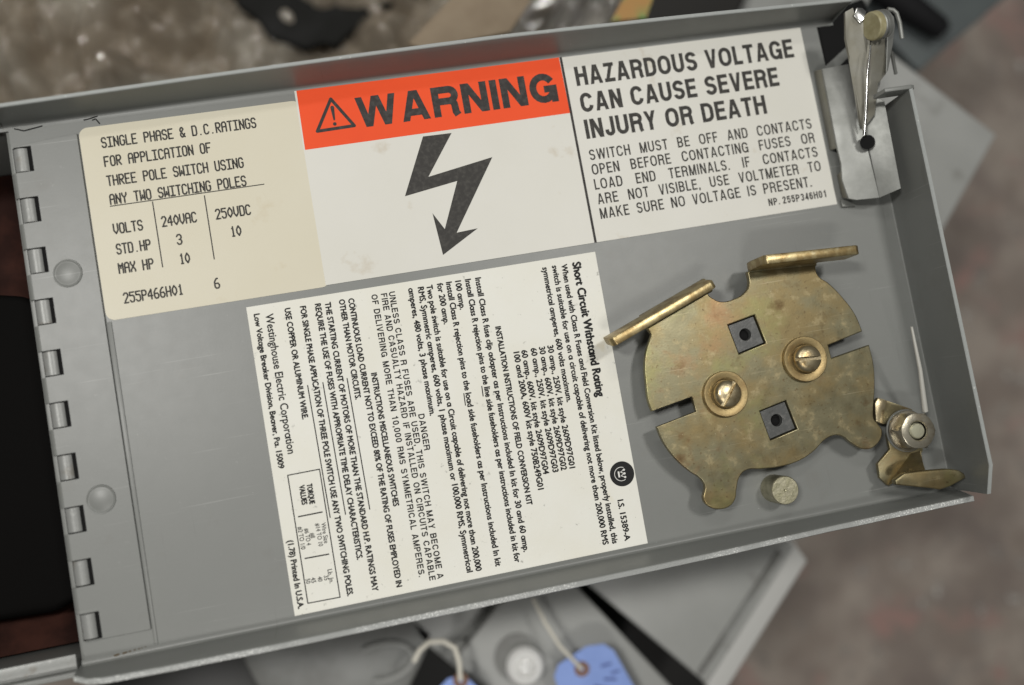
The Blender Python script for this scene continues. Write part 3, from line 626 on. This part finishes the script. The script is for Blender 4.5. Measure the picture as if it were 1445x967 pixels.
# ------------------------------------------------------------------ latch bracket (upper right)
br = slab('latch_bracket', [(526.9, 322.8, 24), (563.6, 320.2, 38), (563.1, 207.2, 38), (566, 116.4, 38), (536.2, 120, 28), (526.4, 124.5, 24), (522.7, 153.2, 24), (526.3, 178.3, 24), (525.1, 201.6, 24)], (0, 0, -4), M_zinc, door, .5)
br['label'] = 'folded galvanised bracket with upright fork and nylon roller in the corner'
slab('bracket_side', [(527.2, 323, 23.5), (525.4, 201.7, 23.5), (524.6, 204.5, 2), (525.1, 327.9, 2)], (4, 0, 0), M_zincd, br, .5)
slab('bracket_side', [(523.9, 166, 23.5), (526.7, 124.6, 23.5), (527.9, 131.1, 2), (527.8, 166.2, 2)], (4, 0, 0), M_zincd, br, .5)
slab('bracket_wing', [(564.4, 309.7, 38.3), (565.8, 116.3, 38.3), (589.7, 121.6, 58), (592.5, 251.9, 58), (583.1, 257.4, 58), (597.5, 292.4, 58)], (0, 0, -4), M_zinc, br, .5)
hx, hy = (558.8, 201.2)
lathe('bracket_hole', [(0, 0), (10.5, 0)], (hx+1, hy-3, 47.5), M_black, br, axis=(-.35, -.06, 1), n=32)
br.children[-1].scale = (1, 1, 1)
slab('bracket_foot', [(524, 128.1, 3), (542.3, 122.2, 3), (544.2, 114.7, 3), (524.3, 116.7, 3)], (0, 0, 3), M_zinc, br, .6)
# fork: front arm, back arm, thin side blade
slab('fork_arm', [(533.5, 373.3, 104), (546.5, 378.2, 104), (548.2, 364.9, 103), (552.6, 355.1, 102), (559.8, 357.4, 102), (563.4, 327.5, 100), (566.7, 299.9, 76), (557, 215.9, 50), (556.2, 227.9, 46), (544.8, 312.3, 72), (533.3, 340.6, 92)], (0, 0, -5), M_zincd, br, .6)
slab('fork_arm', [(566, 328.2, 99), (590.6, 343.2, 99), (591, 301.4, 84), (592.4, 286.1, 76), (581.1, 275.4, 70), (572.1, 234.2, 60), (561.2, 222.6, 52), (563.7, 278.5, 68)], (0, 0, -5), M_zincd, br, .6)
slab('fork_blade', [(584, 364.7, 112), (593.6, 362.8, 112), (600.4, 355.2, 110), (601.8, 343.9, 106), (598.4, 318.9, 96), (591.3, 288.3, 84), (586.9, 284.3, 84), (590.6, 333.7, 100), (588.4, 356.3, 108)], (3, 1, -7), M_zinc, br, 1.0)
# roller on its axle
ra = (562.6, 344.8, 112)
lathe('nylon_roller', [(0, -1), (18.0, -1), (19.6, .5), (20, 8), (19, 9.5), (0, 9.5)], ra, M_nylon, br, axis=(.975, .12, -.18), n=44)
ra2 = (ra[0]+9.6, ra[1]+1.2, ra[2]-1.8)
lathe('roller_collar', [(0, -1), (19.0, -1), (20.3, .6), (20.3, 3.2), (17, 5), (17, 8), (20, 9.2), (20, 11.5), (18, 13), (0, 13)], ra2, M_zinc, br, axis=(.975, .12, -.18), n=44)
slab('spring_tang', [(549.9, 375.9, 108), (557.6, 374.3, 108), (562.7, 368.5, 108), (556.7, 358.3, 108), (551.3, 353, 106), (543.9, 364.7, 106)], (0, 0, -3), M_bright, br, .8)
tube('hook_rod', [(600.8, 371.7, 98), (609.1, 369.4, 98), (613.4, 364.3, 98), (616.3, 350.5, 96), (617.4, 328.6, 92)], 3.2, M_zinc, br)
tube('rod', [(617.8, 322.3, 60), (630.3, 295.2, 40)], 2.6, M_zinc, br)
tube('release_wire', [(559.3, 320.4, 106), (554, 284.8, 92), (555.5, 245.5, 70), (552.9, 207.3, 54)], [1.2, 1.6, 2.3, 2.6], M_bright, br)
# brace strip bridging the corner opening
slab('corner_strap', [(540, 330, -1), (600, 368, -1), (604, 356, -1), (548, 316, -1)], (0, 0, -5), M_grey, door, .8)

# ------------------------------------------------------------------ pivot lever (lower right)
lev = slab('pivot_lever', [(503.6, -168.8, 34), (550.3, -193.7, 34), (564.4, -218.6, 34), (553.6, -257.1, 34), (538.6, -257.7, 26), (497.6, -295.8, 22), (486.8, -282.5, 24), (486, -262.1, 27), (505.4, -244.3, 34), (505.5, -224.1, 34), (514.6, -207.6, 34), (505.5, -208, 30), (494, -202.9, 30), (499.8, -172.5, 30)], (0, 0, -7), M_cad, door, .9)
lev['label'] = 'small yellow-zinc pivot lever with hex nut in the lower right corner'
slab('lever_web', [(539.3, -256.4, 26), (497.1, -296.1, 22), (502.1, -287.5, 40), (514.8, -277.7, 44), (552.3, -287.2, 34), (552.8, -271.3, 30), (550.9, -254.6, 34)], (2, -2, -4), M_cad, lev, .6)
slab('lever_foot', [(p[0], p[1], p[2]) for p in [(490.3, -284.2, 58), (506.7, -277, 58), (534, -279, 58), (571.6, -283.2, 58), (587.7, -288.2, 58), (595.2, -294.9, 58), (596, -301, 58), (570.2, -308.1, 58), (554.3, -310, 58), (542.9, -305.9, 58), (490.9, -291.2, 58)]], (0, 0, -11), M_cad, lev, 2.2, 3)
slab('catch_tang', [(502.5, -169.1, 36), (515.7, -175.8, 36), (505.9, -192.9, 36), (502.2, -207.4, 36), (492.4, -201.2, 36), (496.2, -176, 36)], (0, 0, -3), M_screw, lev, 1.2)
nx, ny, nz = (534.1, -222.3, 34)
lathe('washer', [(10, 0), (29.5, 0), (30.5, 1), (30.5, 3), (29.5, 4), (10, 4)], (nx, ny, nz), M_zinc, lev, n=48)
M_nut = mat('worn_nut_steel', (.42, .39, .31), .32, .85, var=[((.27, .22, .15), 250, .48, .68)], bump=.15, rvar=.08)
lathe('washer', [(10, 0), (28.0, 0), (29, 1), (29, 3.5), (28, 4.5), (10, 4.5)], (nx, ny, nz+4.5), M_nut, lev, n=48)
def hexnut(c, r, h, m, parent):
    bm = bmesh.new(); n = 6; seg = 8
    rings = []
    for (rf, z) in ((.93, 0), (1, 2), (1, h-4), (.9, h-.6), (.84, h), (.52, h), (.46, h-2.5)):
        ring = []
        for k in range(48):
            a = 2*math.pi*k/48; hx_ = math.cos(math.pi/6)/math.cos(((a+math.pi/6) % (math.pi/3))-math.pi/6)
            if rf >= 1: rr = r*hx_
            elif rf > .8: rr = min(r*hx_, r*rf*.985)
            else: rr = r*rf
            ring.append(bm.verts.new((Vector(c)+Vector((rr*math.cos(a+.35), rr*math.sin(a+.35), z)))*S))
        rings.append(ring)
    for a, b in zip(rings, rings[1:]):
        for k in range(48): bm.faces.new((a[k], a[(k+1) % 48], b[(k+1) % 48], b[k]))
    bm.faces.new(rings[0][::-1])
    return bmobj('hex_nut', bm, m, parent, 28)
hexnut((nx, ny, nz+9), 28, 25, M_nut, lev)
lathe('stud', [(11.5, 0), (11.5, 30), (9.6, 32), (0, 32.4)], (nx, ny, nz), mat('stud_steel', (.55, .54, .40), .38, .8, bump=.2), lev, n=32)
bm = bmesh.new()
w0 = (539, -77.8, 96); w1 = (564.1, -199.1, 44)
tube('spring_wire', [w0, tuple((w0[i]+w1[i])/2+(0, 0, 4)[i] for i in range(3)), w1], [1.8, 3.0, 4.2], mat('pale_spring_steel', (.62, .61, .56), .4, .3), lev)

# ------------------------------------------------------------------ enclosure the cover is hinged to
enc = thing('switch_enclosure', 'open grey steel enclosure hinged along the left side of the cover, black inside', 'enclosure', (-625, 40, -300))
M_liner = mat('red_brown_fibre', (.045, .017, .012), .8, spec=.1, var=[((.022, .009, .007), 60, .4, .6)], bump=.3)
M_blk = mat('black_moulding', (.0025, .0022, .002), .8, spec=.08, bump=.3, bscale=500)
box('side_wall', -629, -623, -330, 408, -300, -4, M_grey, enc, 1)
box('back_panel', -1100, -629, -330, 408, -306, -300, M_grey, enc, 0)
box('fibre_liner', -1090, -634, -320, 400, -205, -195, M_liner, enc, 1)
slab('moulded_base', [(-1080, -246, -195), (-700, -262, -195), (-640, -240, -195), (-636, -190, -195), (-636, 130, -195), (-646, 168, -195), (-680, 196, -195), (-760, 214, -195), (-1080, 224, -195)], (0, 0, 70), M_blk, enc, 10, 3)
box('end_wall', -1100, -629.5, 402, 409, -300, 10, M_grey, enc, 1.5)
box('end_wall', -1100, -629.5, -331, -324, -300, 14, M_grey, enc, 1.5)
box('wall_lip', -1100, -640, 380, 401.5, 4, 9, M_zinc, enc, 1.5)
box('wall_lip', -1100, -634, -323.5, -304, -4, 1, M_knk, enc, 1.5)

# ------------------------------------------------------------------ what lies around and below, out of focus
M_floor = mat('stained_concrete', (.235, .195, .165), .6, var=[((.33, .285, .245), 30, .42, .60), ((.20, .165, .145), 18, .46, .62), ((.32, .20, .175), 34, .56, .68), ((.13, .12, .11), 60, .58, .70), ((.50, .47, .43), 60, .64, .70)], bump=.5, bscale=300, rvar=.15)
bm = bmesh.new(); bmesh.ops.create_grid(bm, x_segments=2, y_segments=2, size=3.0)
fl = bmobj('floor', bm, M_floor); fl.location.z = -1400*S; fl['kind'] = 'structure'; fl['label'] = 'reddish brown stained concrete floor'

M_bg = mat('light_grey_enamel', (.36, .365, .35), .4, var=[((.31, .315, .30), 16, .4, .62), ((.17, .165, .15), 60, .62, .8)], bump=.1)
M_bgd = mat('slate_grey_enamel', (.10, .115, .115), .42, var=[((.075, .085, .088), 25, .35, .65)], bump=.1)
M_bgm = mat('mid_grey_enamel', (.23, .235, .225), .42, var=[((.15, .15, .14), 30, .4, .6)], bump=.1)
def crate(name, label, pts, depth, m, lid=28, over=8, group=None):
    """steel box: pts = top corners (3-D, in order); body, overlapping lid with a turned-down rim"""
    c = sum((Vector(p) for p in pts), Vector())/len(pts); z = c.z
    t = thing(name, label, 'metal box', (c.x, c.y, z-depth), group)
    def grow(k): 
        out = []
        for p in pts:
            v = Vector(p)-c; out.append(c+v*(1+k/v.length))
        return out
    slab('body', [Vector((p.x, p.y, z-4)) for p in grow(-over)], (0, 0, -(depth-4)), m, t, 3)
    slab('lid', [Vector((p.x, p.y, z)) for p in grow(0)], (0, 0, -lid), m, t, 5, 3)
    return t, c, z
floor_z = -1400
def at(pts, z): return [(p[0], p[1], z) for p in pts]
tR, c, z = crate('switch_box', 'pale grey metal box lying behind the bare end wall, its corner pointing right', [(906.1, 512.5, -430), (1125.9, 284.1, -430), (863.4, -4.1, -430), (609.8, 240.6, -430)], 960, M_bg)
tD, c, z = crate('switch_box', 'dark slate grey metal box at the top right corner under a black hose', [(1409, 663.6, -640), (1129.6, 502.9, -640), (893.6, 854.4, -640), (1179.3, 1031.6, -640)], 750, M_bgd)
tube('hose', [(977.7, 772.6, -600), (1047, 694.2, -600), (1112.4, 636, -600), (1170.3, 582, -600), (1180, 570.7, -600)], [34, 34, 32, 26, 18], mat('black_rubber', (.008, .008, .009), .7, spec=.2), None, 16)
h = bpy.context.scene.objects['hose']; h.name = 'rubber_hose'; h['label'] = 'thick black rubber hose end lying across the dark slate box'; h['category'] = 'hose'; h['group'] = 'background clutter'
tW, c, z = crate('switch_box', 'light grey metal box peeking over the long flange beside the roller fork', [(707, 745.9, -520), (575.8, 621, -520), (823.4, 472.3, -520), (992.6, 664.6, -520)], 870, M_bg)
tA, c, z = crate('switch_box', 'light grey metal box below the lower flange with a bright rim, corner pointing down', [(548.1, -460, -480), (321.1, -680.7, -480), (93.1, -408.6, -480), (322.7, -176, -480)], 915, M_bg)
slab('rim_strip', [(547.5, -434.2, -500), (576.7, -496.7, -500), (342.1, -726.4, -500), (314.2, -662.9, -500)], (0, 0, -30), mat('pale_rim_enamel', (.50, .50, .48), .4, bump=.1), tA, 5, 3)  # rim strip in a paler grey than the box
slab('rim_groove', [(511.1, -457.8, -476), (518, -467.6, -476), (311.8, -662.8, -476), (305.1, -653.2, -476)], (0, 0, -6), M_bgm, tA, 0)
tB, c, z = crate('switch_box', 'mid grey metal box carrying a clear round button and two blue tags', [(93.1, -428.1, -500), (271.8, -701.6, -500), (101.5, -832, -500), (-149.2, -544.2, -500), (-42.6, -452.4, -500)], 900, mat('grey_enamel_under', (.34, .345, .33), .42, bump=.1))
kx, ky = (-18.8, -573.3)
M_clr = mat('clear_button_plastic', (.78, .78, .76), .12, coat=.6)
lathe('button_shadow', [(0, 0), (44, 0), (44, 6), (0, 6)], (kx-10, ky+14, -499), M_bgm, tB, n=32)  # the button's shadow as a darker disc, shifted to its upper left
bt = lathe('button', [(0, 0), (36, 0), (36, 14), (30, 22), (20, 22), (18, 14), (12, 14), (12, 26), (0, 30)], (kx, ky, -492), M_clr, tB, n=40)
crate('switch_box', 'charcoal metal box half hidden under the left end of the lower flange', [(-550.2, -434.3, -560), (-236.7, -424.2, -560), (-177, -498.5, -560), (-272.4, -635.2, -560), (-487.5, -628.1, -560)], 830, M_bgm)
crate('switch_box', 'grey metal box wedged behind the button box below the sheet', [(-230, -384.2, -560), (-29.5, -368.3, -560), (45.3, -432.5, -560), (-143.9, -574.3, -560), (-207.8, -499, -560)], 830, M_bg)
tE, c, z = crate('switch_box', 'black painted metal box below the hinge end of the lower flange', [(-815.6, -390.5, -640), (-561.3, -415.4, -640), (-492.6, -597.8, -640), (-602.5, -684.1, -640), (-858.3, -599.6, -640)], 750, mat('black_enamel', (.02, .02, .019), .4))
tube('conduit_ring', [(Vector((-281.9, -529.3, -552))+Vector((60*math.cos(a), 34*math.sin(a), 0))) for a in [i*math.pi/16 for i in range(-10, 12)]], 5, M_bg, None)
o = sc.objects['conduit_ring']; o['label'] = 'curved grey metal ring lying on the charcoal box'; o['category'] = 'ring'
# paper tags
M_tag = mat('blue_card', (.28, .40, .80), .7, var=[((.24, .35, .72), 60, .4, .6)])
M_str = mat('off_white_cord', (.72, .69, .60), .7)
M_brn = mat('brown_fibre_eyelet', (.22, .12, .08), .6)
def tag_thing(label, pts, eye, string, z, sr):
    t = thing('paper_tag', label, 'tag', (eye[0], eye[1], z), 'blue tags')
    slab('card', pts, (0, 0, -2), M_tag, t, .3)
    lathe('eyelet', [(4, 0), (14, 0), (14, 2), (5, 2), (4, 0)], (eye[0], eye[1], z), M_brn, t, n=24)
    tube('string', string, sr, M_str, t, 8)
    return t
e = (79, -586.5, -430)
tg = tag_thing('larger blue card tag with brown eyelet, right of the clear button', [(26, -589.4, -430), (37.7, -569.9, -430), (95.6, -548.4, -430), (127.7, -551.2, -430), (143.9, -566.3, -430), (184.5, -681.9, -430), (133.1, -722.4, -430), (36.6, -662.6, -430)], e, [(11.5, -441.7, -420), (26.6, -490.2, -420), (45, -535.4, -420), (77.5, -583.6, -420)], -430, 3.6)
join('ink_scribble', [(quad_me(a[:2], b[:2], 4), I4) for a, b in zip([(115.1, -588.9, -430), (131, -605.3, -430), (116, -612.5, -430), (95.5, -621.1, -430)], [(134.3, -587.8, -430), (147.7, -603.7, -430), (139.6, -617.6, -430), (123.2, -632.2, -430)])], -427.5, mat('faded_ink', (.07, .10, .30), .7), tg)
e = (-143, -559.7, -430)
tag_thing('small blue card tag on a bent white cord, left of the clear button', [(-212.3, -585.4, -430), (-165.2, -552.4, -430), (-135, -551.2, -430), (-100.4, -599.5, -430), (-90.9, -634.7, -430), (-172.6, -654.8, -430)], e, [(-219.6, -506.5, -415), (-206.4, -489.1, -415), (-186.6, -478.1, -415), (-162.7, -481.8, -415), (-143.4, -497.3, -415), (-140.4, -524.5, -415), (-143.3, -555.6, -415)], -430, 5)

# crumpled bubble wrap and clear bag
def crumple(name, x0, x1, y0, y1, z, nx_, ny_, amp, f, pitch, bub, m, seed, rot=0, ridge=0):
    bm = bmesh.new(); vs = []
    for j in range(ny_+1):
        for i in range(nx_+1):
            x = x0+(x1-x0)*i/nx_; y = y0+(y1-y0)*j/ny_
            q = Vector((x*f, y*f, seed))
            h = noise.fractal(q, 1.0, 2.1, 2)*amp
            h += abs(noise.noise(q*2.7+Vector((5, 0, 0))))*amp*.8
            if ridge:
                cr, srn = math.cos(rot), math.sin(rot)
                u = x*cr+y*srn; v = -x*srn+y*cr
                h += ridge*(1-abs(noise.noise(Vector((u*.002, v*.022, seed))))*3)+ridge*.4*noise.noise(Vector((u*.006, v*.05, seed+3)))
            if bub:
                wx = x+noise.noise(q*1.5)*26; wy = y+noise.noise(q*1.5+Vector((9, 9, 9)))*26
                row = round(wy/(pitch*.866)); ox = (row % 2)*pitch/2
                dx = wx-ox-round((wx-ox)/pitch)*pitch; dy = wy-row*pitch*.866
                d2 = (dx*dx+dy*dy)/((pitch*.44)**2)
                if d2 < 1: h += bub*math.sqrt(1-d2)
            vs.append(bm.verts.new(Vector((x, y, z+h))*S))
    for j in range(ny_):
        for i in range(nx_):
            a = j*(nx_+1)+i; bm.faces.new((vs[a], vs[a+1], vs[a+nx_+2], vs[a+nx_+1]))
    bmesh.ops.solidify(bm, geom=bm.faces[:], thickness=2*S)
    return bmobj(name, bm, m, None, 80)
M_wrap = mat('dusty_bubble_plastic', (.55, .475, .375), .06, spec=1.0, var=[((.75, .71, .62), 16, .46, .66), ((.26, .20, .14), 10, .58, .72)], coat=1.0)
M_wrap.node_tree.nodes['Principled BSDF'].inputs['IOR'].default_value = 1.9
M_bag = mat('clear_bag_plastic', (.66, .63, .57), .10, spec=1.0, var=[((.46, .44, .41), 30, .45, .65), ((.20, .16, .11), 24, .56, .7)], coat=.7)
M_bag.node_tree.nodes['Principled BSDF'].inputs['IOR'].default_value = 1.9
o = crumple('bubble_wrap', -1700, 450, 540, 1650, -840, 420, 220, 200, .0036, 62, 18, M_wrap, 2.3)
o['label'] = 'crumpled dusty bubble wrap with glinting bubbles beyond the upper flange'; o['category'] = 'bubble wrap'
o = crumple('plastic_bag', 160, 860, 520, 1300, -640, 150, 150, 40, .005, 40, 0, M_bag, 7.1, rot=.85, ridge=48)
o['label'] = 'clear plastic bag with bright wrinkles above the warning sticker'; o['category'] = 'plastic bag'
slab('printed_patch', [(333.4, 580.7, -330), (375, 633.5, -330), (429, 627, -330), (401.7, 579.1, -330)], (0, 0, -3), mat('printed_film', (.45, .25, .08), .3, var=[((.12, .35, .10), 60, .45, .55), ((.6, .12, .06), 90, .6, .66)]), o, 0)
pc = slab('cardboard_sheet', [(-42.3, 606.2, -380), (-11.7, 591.3, -380), (152.7, 604.9, -380), (273.7, 738, -380), (138.3, 753.6, -380)], (0, 0, -14), mat('brown_cardboard', (.30, .235, .16), .7, var=[((.25, .19, .125), 60, .4, .6)], bump=.2), None, 2)
pc['label'] = 'tan cardboard flap between the black sheet and the clear bag'; pc['category'] = 'cardboard'
bk = slab('black_sheet', [(-452.7, 1038.3, -760), (-391.3, 951.4, -760), (-372.7, 899.5, -760), (-335.9, 865.1, -760), (-317.4, 823.1, -760), (-279.3, 805, -760), (-242.2, 780.4, -760), (-199.2, 791.5, -760), (-172.7, 778.1, -760), (-125.5, 812.2, -760), (-74.8, 826, -760), (-40.1, 858.8, -760), (23, 874.9, -760), (65.5, 979.1, -760)], (0, 0, -30), mat('black_plastic_sheet', (.008, .008, .007), .7, spec=.2, var=[((.02, .02, .02), 30, .5, .7)], bump=1.0, bscale=60), None, 8, 3)
bk['label'] = 'black plastic sheet lying on the bubble wrap at the top'; bk['category'] = 'plastic sheet'
dk = slab('dark_clutter', [(428.9, 767.4, -470), (440, 630.8, -470), (512.2, 576.8, -470), (640.2, 605.9, -470), (720.7, 733.8, -470)], (0, 0, -40), mat('clutter_black', (.016, .015, .013), .8, bump=.5), None, 10, 3)  # dark clutter of no particular kind, drawn as one black slab
dk['label'] = 'dark clutter between the clear bag and the light grey box'; dk['category'] = 'clutter'
dk = slab('corner_shade_block', [(647.7, 486.6, -180), (745.1, 506.9, -180), (753.3, 422, -180), (704.6, 351.5, -180), (647, 371.9, -180)], (0, 0, -160), mat('corner_shade_black', (.006, .006, .006), .7, spec=.15), None, 6, 3)  # added black block, gives the corner opening its shadowed look
dk['label'] = 'added black block standing in for shade in the notched corner behind the roller fork'; dk['category'] = 'shade block'

ud = slab('gap_shade_slab', [(-236.5, -416, -960), (532.8, -569.3, -960), (452.4, -968.5, -960), (-301.6, -801.6, -960)], (0, 0, -60), mat('gap_shade_black', (.014, .013, .012), .6), None, 6, 2)  # added black slab so the gap between the boxes reads as deep shade
ud['label'] = 'added black slab standing in for shade in the gap between the two boxes below the cover'; ud['category'] = 'shade slab'
